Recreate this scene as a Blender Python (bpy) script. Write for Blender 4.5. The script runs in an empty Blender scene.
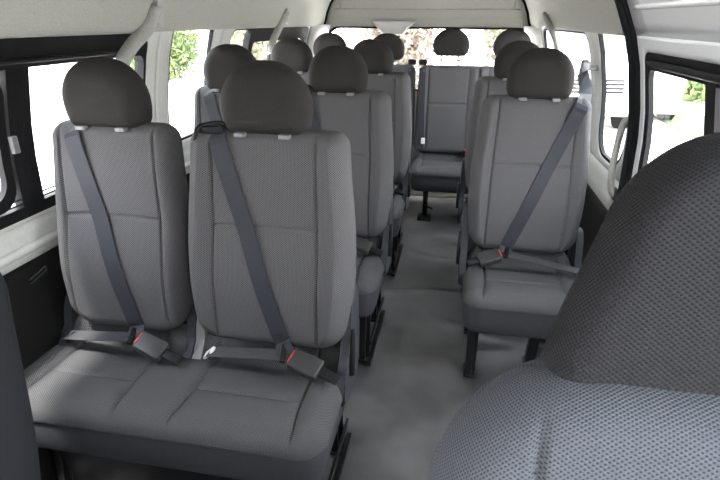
import bpy, bmesh, math, random
from mathutils import Vector, Matrix
random.seed(7)
C = bpy.context.scene.collection
PI = math.pi
XC = -0.30                      # centre line of the van

# ------------------------------------------------------------------ materials
def mat(name, col, rough=.6, metal=0., spec=.5, coat=0.):
    m = bpy.data.materials.new(name); m.use_nodes = True
    b = m.node_tree.nodes['Principled BSDF']
    b.inputs['Base Color'].default_value = (*col, 1)
    b.inputs['Roughness'].default_value = rough
    b.inputs['Metallic'].default_value = metal
    b.inputs['Specular IOR Level'].default_value = spec
    b.inputs['Coat Weight'].default_value = coat
    return m

def N(m, t, **kw):
    n = m.node_tree.nodes.new(t)
    for k, v in kw.items(): setattr(n, k, v)
    return n
def Lk(m, a, b): m.node_tree.links.new(a, b)
def math_node(m, op, a, b=None, c=None):
    n = N(m, 'ShaderNodeMath', operation=op)
    for i, x in enumerate((a, b, c)):
        if x is None: continue
        if isinstance(x, (int, float)): n.inputs[i].default_value = x
        else: Lk(m, x, n.inputs[i])
    return n.outputs[0]

def noisy(name, c1, c2, scale=40, rough=.6, bump=.1, dist=.002, spec=.5, detail=3, coat=0., metal=0.):
    m = mat(name, c1, rough, metal, spec, coat)
    b = m.node_tree.nodes['Principled BSDF']
    tc = N(m, 'ShaderNodeTexCoord'); nz = N(m, 'ShaderNodeTexNoise')
    nz.inputs['Scale'].default_value = scale; nz.inputs['Detail'].default_value = detail
    Lk(m, tc.outputs['Object'], nz.inputs['Vector'])
    cr = N(m, 'ShaderNodeValToRGB')
    cr.color_ramp.elements[0].position = .3; cr.color_ramp.elements[1].position = .7
    cr.color_ramp.elements[0].color = (*c1, 1); cr.color_ramp.elements[1].color = (*c2, 1)
    Lk(m, nz.outputs['Fac'], cr.inputs['Fac']); Lk(m, cr.outputs['Color'], b.inputs['Base Color'])
    if bump:
        bp = N(m, 'ShaderNodeBump'); bp.inputs['Strength'].default_value = bump; bp.inputs['Distance'].default_value = dist
        Lk(m, nz.outputs['Fac'], bp.inputs['Height']); Lk(m, bp.outputs['Normal'], b.inputs['Normal'])
    return m

def woven(name, dark, light, period=.0076, rough=.75, bump=.6, depth=.0012):
    """dotted seat weave: staggered raised dots in UV metres"""
    m = mat(name, dark, rough, 0, .12)
    b = m.node_tree.nodes['Principled BSDF']
    b.inputs['Sheen Weight'].default_value = 0
    b.inputs['Sheen Roughness'].default_value = .5
    uv = N(m, 'ShaderNodeUVMap'); sp = N(m, 'ShaderNodeSeparateXYZ'); Lk(m, uv.outputs['UV'], sp.inputs[0])
    k = 2*PI/period
    su = math_node(m, 'SINE', math_node(m, 'MULTIPLY', sp.outputs['X'], k))
    sv = math_node(m, 'SINE', math_node(m, 'MULTIPLY', sp.outputs['Y'], k*1.3))
    pr = math_node(m, 'MULTIPLY', su, sv)
    h = math_node(m, 'MULTIPLY_ADD', pr, .5, .5)
    cr = N(m, 'ShaderNodeValToRGB')
    cr.color_ramp.elements[0].position = .12; cr.color_ramp.elements[1].position = .48
    cr.color_ramp.elements[0].color = (*dark, 1); cr.color_ramp.elements[1].color = (*light, 1)
    Lk(m, h, cr.inputs['Fac'])
    nz = N(m, 'ShaderNodeTexNoise'); nz.inputs['Scale'].default_value = 500
    tc = N(m, 'ShaderNodeTexCoord'); Lk(m, tc.outputs['Object'], nz.inputs['Vector'])
    mx = N(m, 'ShaderNodeMixRGB', blend_type='MULTIPLY'); mx.inputs['Fac'].default_value = .35
    Lk(m, cr.outputs['Color'], mx.inputs[1]); Lk(m, nz.outputs['Fac'], mx.inputs[2])
    Lk(m, mx.outputs[0], b.inputs['Base Color'])
    bp = N(m, 'ShaderNodeBump'); bp.inputs['Strength'].default_value = bump; bp.inputs['Distance'].default_value = depth
    Lk(m, h, bp.inputs['Height']); Lk(m, bp.outputs['Normal'], b.inputs['Normal'])
    return m

def glassy(name, tint=(1, 1, 1)):
    m = bpy.data.materials.new(name); m.use_nodes = True; nt = m.node_tree; nt.nodes.clear()
    o = N(m, 'ShaderNodeOutputMaterial'); t = N(m, 'ShaderNodeBsdfTransparent'); g = N(m, 'ShaderNodeBsdfGlossy')
    t.inputs['Color'].default_value = (*tint, 1); g.inputs['Roughness'].default_value = .02
    mx = N(m, 'ShaderNodeMixShader'); mx.inputs[0].default_value = .04; Lk(m, t.outputs[0], mx.inputs[1]); Lk(m, g.outputs[0], mx.inputs[2])
    Lk(m, mx.outputs[0], o.inputs['Surface'])
    return m

M = {}
M['back']    = woven('seat_weave', (.0160, .0160, .0172), (.1190, .1175, .1240))
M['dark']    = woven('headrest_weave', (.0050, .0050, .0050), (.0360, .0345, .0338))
M['cush']    = woven('cushion_weave', (.0150, .0150, .0156), (.1080, .1065, .1110))
M['plain']   = noisy('plain_seat_cloth', (.0385, .0392, .0448), (.0525, .0532, .0602), 300, .85, .2, .0006, spec=.15)
M['frontw']  = woven('front_seat_weave', (.030, .033, .040), (.088, .095, .112), period=.0062, depth=.0014)
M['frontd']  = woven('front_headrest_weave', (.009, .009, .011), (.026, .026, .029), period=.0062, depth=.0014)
M['driver']  = noisy('shaded_seat_side_cloth', (.007, .008, .010), (.011, .012, .015), 400, .8, .2, .0006, spec=.15)  # plain cloth, with the shade on this seat put into its colour
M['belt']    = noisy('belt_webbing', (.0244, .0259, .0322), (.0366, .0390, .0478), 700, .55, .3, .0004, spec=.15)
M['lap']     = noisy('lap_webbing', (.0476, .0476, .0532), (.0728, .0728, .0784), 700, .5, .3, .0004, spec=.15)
M['blackp']  = noisy('black_plastic', (.008, .008, .009), (.014, .014, .015), 200, .45, .1, .0004, spec=.15)
M['greyp']   = noisy('grey_plastic', (.030, .033, .038), (.045, .048, .055), 150, .45, .1, .0004, spec=.15)
M['lgreyp']  = noisy('light_grey_plastic', (.1440, .1440, .1520), (.1840, .1840, .1920), 150, .5, .1, .0004)
M['steel']   = mat('black_steel', (.008, .008, .009), .35, .1, .3)
M['chrome']  = mat('bright_metal', (.7, .7, .7), .25, 1)
M['buckle']  = noisy('buckle_plastic', (.026, .026, .027), (.036, .036, .037), 200, .4, .1, .0004, spec=.35)
M['red']     = mat('red_button', (.55, .03, .03), .5)
M['white']   = mat('white_plastic', (.75, .75, .75), .45)
M['liner']   = noisy('headliner_cloth', (.34, .34, .305), (.42, .42, .38), 260, .95, .35, .0012, .1)
M['trim']    = noisy('pale_trim', (.55, .555, .53), (.60, .605, .58), 90, .55, .08, .0005)
M['arm']     = noisy('belt_cover_grey', (.30, .30, .285), (.36, .36, .345), 90, .5, .08, .0005)
M['paint']   = mat('white_paint', (.84, .85, .86), .22, 0, .5, .6)
M['lower']   = noisy('dark_lower_panel', (.006, .006, .006), (.010, .010, .010), 120, .8, .2, .0006, spec=.15)
M['rubber']  = mat('rubber_seal', (.008, .009, .010), .7, 0, .12)
M['frame']   = noisy('black_window_frame', (.006, .006, .007), (.010, .010, .011), 80, .6, .05, .0004, spec=.15)
M['glass']   = glassy('window_glass', (.96, .965, .965))
M['cream']   = mat('cream_sill', (.62, .61, .53), .5)
M['rust']    = noisy('rusty_wire', (.0770, .0420, .0315), (.1120, .0700, .0525), 30, .8, 0)
M['concrete']= noisy('pale_gravel', (.50, .47, .44), (.62, .58, .55), 6, .9, .3, .02)
M['grass']   = noisy('lawn_grass', (.045, .075, .022), (.085, .110, .042), 3, .95, .3, .03)
M['bark']    = noisy('tree_bark', (.10, .075, .05), (.2, .15, .11), 12, .9, .4, .02)
M['leaf']    = noisy('green_leaves', (.0857, .1428, .0428), (.2428, .2999, .1285), 2.2, .8, 0)
M['leaf2']   = noisy('pale_leaves', (.1638, .2016, .1008), (.3276, .3276, .2394), 2.5, .8, 0)
M['leaf3']   = noisy('brown_green_leaves', (.1596, .1490, .1064), (.2660, .2288, .1915), 3, .8, 0)
M['vpaint']  = mat('parked_van_paint', (.82, .82, .82), .3, 0, .5, .5)
M['vglass']  = mat('parked_van_glass', (.10, .11, .12), .1)
M['tyre']    = mat('tyre_rubber', (.012, .012, .012), .9, 0, .1)

# floor vinyl: wrinkled, finely dotted, slightly glossy
def floor_mat():
    m = mat('grey_floor_vinyl', (.18, .18, .18), .30, 0, .9)
    b = m.node_tree.nodes['Principled BSDF']
    tc = N(m, 'ShaderNodeTexCoord')
    sp = N(m, 'ShaderNodeSeparateXYZ'); Lk(m, tc.outputs['Object'], sp.inputs[0])
    k = 2*PI/.009
    pr = math_node(m, 'MULTIPLY', math_node(m, 'SINE', math_node(m, 'MULTIPLY', sp.outputs['X'], k)),
                   math_node(m, 'SINE', math_node(m, 'MULTIPLY', sp.outputs['Y'], k)))
    n1 = N(m, 'ShaderNodeTexNoise'); n1.inputs['Scale'].default_value = 5; n1.inputs['Detail'].default_value = 2
    Lk(m, tc.outputs['Object'], n1.inputs['Vector'])
    cr = N(m, 'ShaderNodeValToRGB'); cr.color_ramp.elements[0].position = .35; cr.color_ramp.elements[1].position = .7
    cr.color_ramp.elements[0].color = (.074, .072, .074, 1); cr.color_ramp.elements[1].color = (.150, .146, .146, 1)
    Lk(m, n1.outputs['Fac'], cr.inputs['Fac'])
    mx = N(m, 'ShaderNodeMixRGB', blend_type='MULTIPLY'); mx.inputs['Fac'].default_value = .7
    h = math_node(m, 'MULTIPLY_ADD', pr, .5, .6)
    Lk(m, cr.outputs['Color'], mx.inputs[1]); Lk(m, h, mx.inputs[2]); Lk(m, mx.outputs[0], b.inputs['Base Color'])
    bp = N(m, 'ShaderNodeBump'); bp.inputs['Strength'].default_value = .45; bp.inputs['Distance'].default_value = .0008
    Lk(m, pr, bp.inputs['Height']); Lk(m, bp.outputs['Normal'], b.inputs['Normal'])
    return m
M['floor'] = floor_mat()

# ------------------------------------------------------------------ helpers
def add_obj(name, bm, m, parent=None, smooth=True):
    me = bpy.data.meshes.new(name); bmesh.ops.recalc_face_normals(bm, faces=bm.faces); bm.to_mesh(me); bm.free()
    for f in me.polygons: f.use_smooth = smooth
    if isinstance(m, (list, tuple)):
        for q in m: me.materials.append(q)
    else: me.materials.append(m)
    o = bpy.data.objects.new(name, me); C.objects.link(o)
    if parent: o.parent = parent
    return o
def thing(name, label, cat, loc=(0, 0, 0), group=None, rz=0):
    o = bpy.data.objects.new(name, None); C.objects.link(o); o.location = loc; o.rotation_euler.z = rz
    o.empty_display_size = .1
    o['label'] = label; o['category'] = cat
    if group: o['group'] = group
    return o
def tag(o, label, cat, group=None, kind=None):
    o['label'] = label; o['category'] = cat
    if group: o['group'] = group
    if kind: o['kind'] = kind
    return o
def struct(o, label=None):
    o['kind'] = 'structure'
    if label: o['label'] = label
    return o
def dup(root, loc, label):
    r = root.copy(); C.objects.link(r); r.location = loc; r['label'] = label
    def rec(src, dst):
        for ch in list(src.children):
            c = ch.copy(); C.objects.link(c); c.parent = dst; rec(ch, c)
    rec(root, r)
    return r

def box_into(bm, c, s, rot=None, bev=0.0, seg=2):
    r = bmesh.ops.create_cube(bm, size=1)
    vs = r['verts']
    for v in vs: v.co = Vector((v.co.x*s[0], v.co.y*s[1], v.co.z*s[2]))
    if bev:
        es = list({e for v in vs for e in v.link_edges})
        rb = bmesh.ops.bevel(bm, geom=es, offset=bev, segments=seg, affect='EDGES', profile=.6)
        vs = list({v for f in rb['faces'] for v in f.verts} | {v for v in vs if v.is_valid})
    mt = Matrix.Translation(c) @ (rot.to_4x4() if rot is not None else Matrix.Identity(4))
    for v in vs: v.co = mt @ v.co
def frame_rot(d, up=(0, 0, 1)):
    """rotation whose X axis is d and Z near up"""
    x = Vector(d).normalized(); z = Vector(up); y = z.cross(x).normalized(); z = x.cross(y)
    return Matrix((x, y, z)).transposed()
def bar_into(bm, a, b, w, h, up=(0, 0, 1), bev=.003):
    a = Vector(a); b = Vector(b); d = b-a
    box_into(bm, (a+b)/2, (d.length, w, h), frame_rot(d, up), bev)
def tube_into(bm, pts, r, n=10, cap=True):
    pts = [Vector(p) for p in pts]; rings = []
    rr = r if isinstance(r, (list, tuple)) else [r]*len(pts)
    up = Vector((0, 0, 1)); t0 = (pts[1]-pts[0]).normalized()
    if abs(t0.dot(up)) > .95: up = Vector((1, 0, 0))
    for i, p in enumerate(pts):
        t = (pts[min(i+1, len(pts)-1)]-pts[max(i-1, 0)]).normalized()
        a = t.cross(up).normalized(); b = a.cross(t)
        up = b
        rings.append([bm.verts.new(p+(a*math.cos(2*PI*k/n)+b*math.sin(2*PI*k/n))*rr[i]) for k in range(n)])
    for i in range(len(rings)-1):
        for k in range(n): bm.faces.new((rings[i][k], rings[i][(k+1) % n], rings[i+1][(k+1) % n], rings[i+1][k]))
    if cap: bm.faces.new(rings[0][::-1]); bm.faces.new(rings[-1])
def ribbon(bm, pts, nors, w, th=.0018):
    """flat strap through points, lying square to the normals"""
    pts = [Vector(p) for p in pts]; nors = [Vector(n).normalized() for n in nors]; rows = []
    for i, p in enumerate(pts):
        t = (pts[min(i+1, len(pts)-1)]-pts[max(i-1, 0)]).normalized()
        s = t.cross(nors[i]).normalized(); n = s.cross(t).normalized()
        if n.dot(nors[i]) < 0: n = -n
        rows.append([bm.verts.new(p+s*w/2), bm.verts.new(p-s*w/2), bm.verts.new(p-s*w/2+n*th), bm.verts.new(p+s*w/2+n*th)])
    for a, b in zip(rows, rows[1:]):
        for k in range(4): bm.faces.new((a[k], a[(k+1) % 4], b[(k+1) % 4], b[k]))
    bm.faces.new(rows[0]); bm.faces.new(rows[-1][::-1])
def smooth_path(pts, n=8):
    pts = [Vector(p) for p in pts]; out = []
    P = [pts[0]*2-pts[1]]+pts+[pts[-1]*2-pts[-2]]
    for i in range(1, len(P)-2):
        for k in range(n):
            t = k/n; a, b, c, d = P[i-1], P[i], P[i+1], P[i+2]
            out.append(.5*((2*b)+(c-a)*t+(2*a-5*b+4*c-d)*t*t+(3*b-a-3*c+d)*t**3))
    out.append(pts[-1]); return out

def sstep(a, b, x):
    t = max(0., min(1., (x-a)/(b-a))); return t*t*(3-2*t)
class Pillow:
    """upholstered pad: rounded outline, soft edge, seams pressed into its front"""
    def __init__(s, H, W, Rt, Rb, Tf, Tb, e, front=lambda x, v: 0., origin=(0, 0, 0), U=(0, 0, 1), Nn=(0, -1, 0), pw=2.2):
        s.H, s.W, s.Rt, s.Rb, s.Tf, s.Tb, s.e, s.front, s.pw = H, W, Rt, Rb, Tf, Tb, e, front, pw
        s.o = Vector(origin); s.U = Vector(U).normalized(); s.N = Vector(Nn).normalized(); s.X = Vector((1, 0, 0))
    def hw(s, v):
        w = s.W(v)
        if v > s.H-s.Rt and s.Rt > 0:
            d = v-(s.H-s.Rt); return w-s.Rt+math.sqrt(max(0, s.Rt**2-d*d))
        if v < s.Rb and s.Rb > 0:
            d = s.Rb-v; return w-s.Rb+math.sqrt(max(0, s.Rb**2-d*d))
        return w
    def dist(s, x, v):
        w = s.W(v); ax = abs(x)
        for R, cv, sg in ((s.Rt, s.H-s.Rt, 1), (s.Rb, s.Rb, -1)):
            cx = w-R
            if (v-cv)*sg > 0 and ax > cx: return max(0, R-math.hypot(ax-cx, v-cv))
        return max(0, min(w-ax, v, s.H-v))
    def uvat(s, x, v):
        # cloth length: add the drop over the soft edge, outward from the middle
        d = s.dist(x, v); drop = s.Tf-s.prof(d, s.Tf)
        if drop < 1e-4: return (x, v)
        k = .002; gx = s.dist(x-k, v)-s.dist(x+k, v); gv = s.dist(x, v-k)-s.dist(x, v+k); n = math.hypot(gx, gv) or 1
        return (x+gx/n*drop*.85, v+gv/n*drop*.85)
    def prof(s, d, T):
        q = min(1, d/s.e); return T*(1-(1-q)**s.pw)**(1/s.pw)
    def h(s, x, v):
        d = s.dist(x, v); q = min(1, d/s.e)
        return s.prof(d, s.Tf)+s.front(x, v)*q
    def pt(s, x, v, off=0.): return s.o+s.X*x+s.U*v+s.N*(s.h(x, v)+off)
    def build(s, bm, nx=100, nv=120):
        uvl = bm.loops.layers.uv.verify()
        def par(n):
            r = []
            for i in range(n+1):
                t = i/n; c = (1-math.cos(PI*t))/2; r.append(.6*t+.4*c)
            r.insert(1, r[1]*.12); r.insert(-1, 1-(1-r[-2])*.12)
            return r
        xs = [2*t-1 for t in par(nx)]; vs = [t*s.H for t in par(nv)]
        top, bot = [], []; uv = {}
        for j, v in enumerate(vs):
            hw = s.hw(v); a, b = [], []
            for i, t in enumerate(xs):
                x = t*hw; edge = (j in (0, len(vs)-1)) or (i in (0, len(xs)-1))
                p = s.o+s.X*x+s.U*v
                hf = 0 if edge else s.h(x, v)
                A = bm.verts.new(p+s.N*hf); a.append(A); uv[A] = s.uvat(x, v)
                if edge: b.append(A)
                else:
                    B = bm.verts.new(p-s.N*s.prof(s.dist(x, v), s.Tb)); b.append(B); uv[B] = (x, v)
            top.append(a); bot.append(b)
        for g in (top, bot):
            for j in range(len(vs)-1):
                for i in range(len(xs)-1):
                    q = (g[j][i], g[j][i+1], g[j+1][i+1], g[j+1][i])
                    if g is bot: q = q[::-1]
                    try: f = bm.faces.new(q)
                    except ValueError: continue
                    for l in f.loops: l[uvl].uv = uv[l.vert]
        return s
def groove(d, w=.0035, depth=.006): return -depth*math.exp(-(d/w)**2)

# ------------------------------------------------------------------ seats
REC = math.radians(7.5)
def backrest_pad(x0, W0, H=.643, z0=.474, y0=-.078, rec=REC, seam_v=.368, Rt=.048, insert=.155, Tf=.060, bol=.018):
    def W(v):
        t = v/H
        return W0*(.93+.07*sstep(0, .35, t)-.10*sstep(.45, 1., t))
    def front(x, v):
        ax = abs(x); sx = insert*(1-.06*sstep(.4, 1, v/H)); t = v/H
        r = bol*sstep(sx-.01, sx+.045, ax)
        r += groove(ax-sx, .0037, .009)
        if ax < sx: r += groove(v-seam_v-.006*math.cos(ax/sx*1.4), .0037, .009)
        r += .008*math.sin(min(1, max(0, v/seam_v))*PI) if v < seam_v else .006*math.sin(min(1, (v-seam_v)/(H-seam_v))*PI)
        r += .010*math.exp(-((t-.32)/.2)**2)
        return r
    return Pillow(H, W, Rt, .085, Tf, .055, .045, front, (x0, y0, z0), (0, math.sin(rec), math.cos(rec)), (0, -math.cos(rec), math.sin(rec)))
def headrest_pad(x0, z0=1.092, y0=.0, w=.128, H=.200, tf=.062, tb=.05, Rt=.112, top=.965):
    W = lambda v: w*(1-(1-top)*sstep(.3, 1, v/H)-.07*(1-sstep(0, .4, v/H)))
    return Pillow(H, W, Rt, .040, tf, tb, .06, lambda x, v: 0, (x0, y0, z0), (0, -.05, 1), (0, -1, -.05), 2.0)
def cushion_pad(x0, W0, inserts, z0=.366, y0=-.428, L=.44, T=.050, roll=.045):
    W = lambda v: W0
    def front(x, v):
        r = .010
        for cx, hwid in inserts:
            ax = abs(x-cx); sx = hwid+.012*sstep(.16, 0, v)
            r -= .010*(1-sstep(sx-.012, sx+.03, ax))
            r += groove(ax-sx, .0042, .010)
            if ax < sx:
                r += groove(v-.158, .0042, .010)*sstep(sx, sx-.01, ax)+(.007*math.sin(PI*min(1, v/.158)) if v < .158 else 0)*sstep(sx, sx-.03, ax)
        r -= .010*sstep(.05, 0, v)
        r -= .014*math.exp(-((v-.30)/.03)**2)
        r += roll*sstep(.305, .365, v)
        return r
    return Pillow(L, W, .05, .075, T, .004, .05, front, (x0, y0, z0), (0, 1, 0), (0, 0, 1))
def base_pad(x0, W0, z0=.368, y0=-.420, L=.42, T=.125):
    return Pillow(L, lambda v: W0, .04, .07, .006, T, .022, lambda x, v: 0, (x0, y0, z0), (0, 1, 0), (0, 0, 1), 3.)

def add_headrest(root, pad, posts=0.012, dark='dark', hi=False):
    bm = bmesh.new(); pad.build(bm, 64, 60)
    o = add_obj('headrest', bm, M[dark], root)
    for sx in (-.062, .062):
        bm = bmesh.new(); p = pad.o+Vector((sx, -.012, 0))
        tube_into(bm, [p+Vector((0, 0, .03)), p+Vector((0, 0, -posts-.06))], .0055)
        add_obj('post', bm, M['chrome'], o)
        bm = bmesh.new(); box_into(bm, p+Vector((0, -.040 if posts < .02 else -.008, -posts+.024)), (.030, .026, .012), bev=.003)
        add_obj('post_collar', bm, M['lgreyp'], o)
    return o
def hinge_cover(root, x, side, m='greyp', big=False):
    kz = 1 if big else .74
    """recliner side shield; big = aisle side with lever"""
    bm = bmesh.new()
    prof = [(-.17, .33), (-.02, .31), (.035, .36), (.045, .48), (.03, .60), (-.0, .66), (-.05, .655), (-.085, .58), (-.105, .49), (-.15, .44), (-.185, .39)]
    pr = smooth_path([(a, b, 0) for a, b in [(a_, .31+(b_-.31)*kz) for a_, b_ in prof+[prof[0]]]], 4)[:-1]
    t = .014
    A = [bm.verts.new((x-t, p.x, p.y)) for p in pr]; B = [bm.verts.new((x+t, p.x, p.y)) for p in pr]
    bm.faces.new(A); bm.faces.new(B[::-1])
    for i in range(len(A)): bm.faces.new((A[i], B[i], B[(i+1) % len(A)], A[(i+1) % len(A)]))
    bmesh.ops.bevel(bm, geom=[e for e in bm.edges if len(e.link_faces) == 2 and (len(e.link_faces[0].verts) > 4) != (len(e.link_faces[1].verts) > 4)], offset=.005, segments=2, affect='EDGES')
    o = add_obj('hinge_cover', bm, M[m], root, smooth=False)
    if big:
        bm = bmesh.new(); s = side
        pts = smooth_path([(x+s*.017, -.10, .40), (x+s*.02, -.105, .46), (x+s*.019, -.085, .545)], 6)
        tube_into(bm, pts, [.013-.006*i/(len(pts)-1) for i in range(len(pts))], 10)
        l = add_obj('recline_lever', bm, M['blackp'], o)
    return o
def seat_leg(root, x, y, lean=0., wide=.035):
    bm = bmesh.new()
    bar_into(bm, (x, y, .275), (x, y-lean, .012), .026, wide, (0, 1, 0), .003)
    bar_into(bm, (x+.018, y, .275), (x+.018, y-lean, .012), .024, .006, (0, 1, 0), .002)
    box_into(bm, (x+.006, y-lean+.01, .008), (.045, .085, .012), bev=.003)
    o = add_obj('leg', bm, M['steel'], root, smooth=False)
    bm = bmesh.new(); tube_into(bm, [(x+.010, y-lean-.012, .014), (x+.010, y-lean-.012, .026)], .008, 6)
    add_obj('floor_bolt', bm, M['chrome'], o, smooth=False)
    return o
def floor_rail(root, x, y0, y1):
    bm = bmesh.new()
    box_into(bm, (x, (y0+y1)/2, .008), (.018, y1-y0, .016), bev=.003)
    bar_into(bm, (x, y0+.03, .10), (x, y1-.03, .10), .010, .02)
    add_obj('floor_rail', bm, M['steel'], root, smooth=False)
def under_frame(root, xs, y0, y1, z=.265):
    bm = bmesh.new()
    for y in (y0, y1): bar_into(bm, (xs[0], y, z), (xs[-1], y, z), .03, .022)
    for x in xs: bar_into(bm, (x, y0, z), (x, y1, z), .022, .028)
    for k in range(5):
        y = y0+(y1-y0)*(k+.5)/5; tube_into(bm, [(xs[0], y, z-.005), (xs[-1], y, z-.005)], .004, 6)
    add_obj('under_frame', bm, M['steel'], root, smooth=False)
def buckle_set(root, tongue, anchor, cush_n=(0, -.25, 1)):
    """buckle body from the tongue slot down to its stalk at the anchor"""
    a = Vector(tongue); b = Vector(anchor); d = (b-a).normalized(); n = Vector(cush_n)
    R = frame_rot(d, n); L = .095
    bm = bmesh.new(); box_into(bm, a+d*(.018+L/2), (L, .062, .032), R, .008, 3)
    bu = add_obj('buckle', bm, M['buckle'], root)
    bm = bmesh.new(); z = (R @ Vector((0, 0, 1)))
    box_into(bm, a+d*.0195+z*.0105, (.007, .040, .007), R, .002)
    add_obj('release_button', bm, M['red'], bu)
    bm = bmesh.new(); bar_into(bm, a+d*(L+.012), b, .030, .014, n, .004)
    add_obj('stalk', bm, M['blackp'], bu)
    return R
def belt(root, pad, xt, xb, vt, vb, over, tongue, lap_end, lap_mid=None, width=.050, loop=True, anchor_part=None):
    """shoulder strap laid over the backrest pad, then a lap strap; xt/vt = top, xb/vb = bottom in pad coordinates"""
    pts, nr = [], []
    for p, n in over: pts.append(Vector(p)); nr.append(Vector(n))
    K = 44
    # straight strap, held just above the highest cloth under it
    for i in range(K+1):
        t = i/K; x = xt+(xb-xt)*t; v = vt+(vb-vt)*t
        hh = max(pad.h(x+dx, v) for dx in (-.022, 0, .022))
        pts.append(pad.o+pad.X*x+pad.U*v+pad.N*(hh+.003+.006*sstep(.5, .6, v))); nr.append(pad.N)
    # relax small dips
    for _ in range(5):
        pts = [pts[0]]+[p if i < len(over) else p.lerp((pts[i-1 if i-1 >= 0 else 0]+pts[i+1])/2, .4) + pad.N*.0004 for i, p in enumerate(pts) if 0 < i < len(pts)-1]+[pts[-1]]
    pts.append(Vector(tongue)); nr.append(Vector((0, -.6, .8)))
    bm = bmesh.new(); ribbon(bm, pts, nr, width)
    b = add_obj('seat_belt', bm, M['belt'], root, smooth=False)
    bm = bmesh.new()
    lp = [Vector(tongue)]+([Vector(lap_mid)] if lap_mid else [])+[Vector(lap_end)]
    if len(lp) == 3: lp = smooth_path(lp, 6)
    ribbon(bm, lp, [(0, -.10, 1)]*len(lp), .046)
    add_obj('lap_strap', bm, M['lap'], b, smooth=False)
    return b
def shoulder_guide(root, pad, x, v, m='blackp'):
    c = pad.pt(x, v, .0)
    bm = bmesh.new()
    t = pad.U; 
    path = smooth_path([c+pad.X*(-.040)+t*(-.03)+pad.N*.004, c+pad.X*(-.037)+t*.012+pad.N*.010, c+pad.X*(-.022)+t*.032-pad.N*.004,
                        c+pad.X*.026+t*.040-pad.N*.006, c+pad.X*.040+t*.034-pad.N*.01], 6)
    tube_into(bm, path, .0065, 8)
    box_into(bm, c+t*.022-pad.N*.014, (.075, .03, .022), bev=.005)
    g = add_obj('belt_guide', bm, M[m], root)
    bm = bmesh.new(); bar_into(bm, c+pad.X*(-.058)+t*(-.012)+pad.N*.0, c+pad.X*(-.022)+t*(-.014)+pad.N*.006, .012, .006)
    add_obj('guide_clip', bm, M['lgreyp'], g)

def pad_obj(name, pad, m, root, nx, nv):
    bm = bmesh.new(); pad.build(bm, nx, nv); return add_obj(name, bm, m, root)

def make_double(label, loc):
    r = thing('double_seat', label, 'van seat', loc, 'two-seat benches left of the aisle')
    cx = .2405
    cu = cushion_pad(-.018, .488, ((-.247, .138), (.2335, .158))); pad_obj('cushion', cu, M['cush'], r, 200, 110)
    pad_obj('cushion_skirt', base_pad(-.018, .481), M['plain'], r, 60, 40)
    for s in (-1, 1):
        p = backrest_pad(s*cx+(.004 if s < 0 else -.010), .210 if s < 0 else .250); pad_obj('backrest', p, M['back'], r, 120, 150)
        add_headrest(r, headrest_pad(s*cx-(.006 if s < 0 else .012), 1.088))
        if s > 0: shoulder_guide(r, p, -.150, .612)
        tg = (s*cx+.060, -.170, .490)
        over = [] if s > 0 else [((s*cx-.165, .25, 1.155), (0, -.3, 1)), ((s*cx-.140, .10, 1.118), (0, -.3, 1)), ((s*cx-.125, .035, 1.103), (0, -.6, .8))]
        belt(r, p, -.135 if s > 0 else -.108, .050, .640, .03, over, tg, (s*cx-.190, -.150, .455))
        R = buckle_set(r, tg, (s*cx+.222, -.205, .450), (.15, -.45, .85))
        bm = bmesh.new(); box_into(bm, Vector(tg)-Vector((.008, 0, -.004)), (.018, .056, .012), frame_rot((1, .3, -.3), (0, -.5, 1)), .003)
        add_obj('belt_tongue', bm, M['blackp'], r)
        bm = bmesh.new(); bar_into(bm, (s*cx-.222, -.120, .415), (s*cx-.178, -.150, .462), .026, .010, (0, -.5, 1), .003)
        add_obj('belt_anchor', bm, M['white'] if s > 0 else M['greyp'], r)
    hinge_cover(r, .462, 1, 'greyp', True)
    hinge_cover(r, -.004, 1, 'lgreyp'); hinge_cover(r, -.036, -1, 'greyp'); hinge_cover(r, -.470, -1, 'greyp')
    under_frame(r, (-.42, 0, .42), -.36, -.02)
    seat_leg(r, .405, -.33, .02, .05); seat_leg(r, .405, -.03, -.02, .05)
    seat_leg(r, -.38, -.33, .02); seat_leg(r, -.38, -.03, -.02)
    floor_rail(r, .440, -.40, .06)
    bm = bmesh.new(); box_into(bm, (-.01, -.185, .135), (.78, .32, .20), bev=.02); add_obj('under_dark_box', bm, M['blackp'], r)  # black box added to keep the space under the seat dark
    return r
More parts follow.
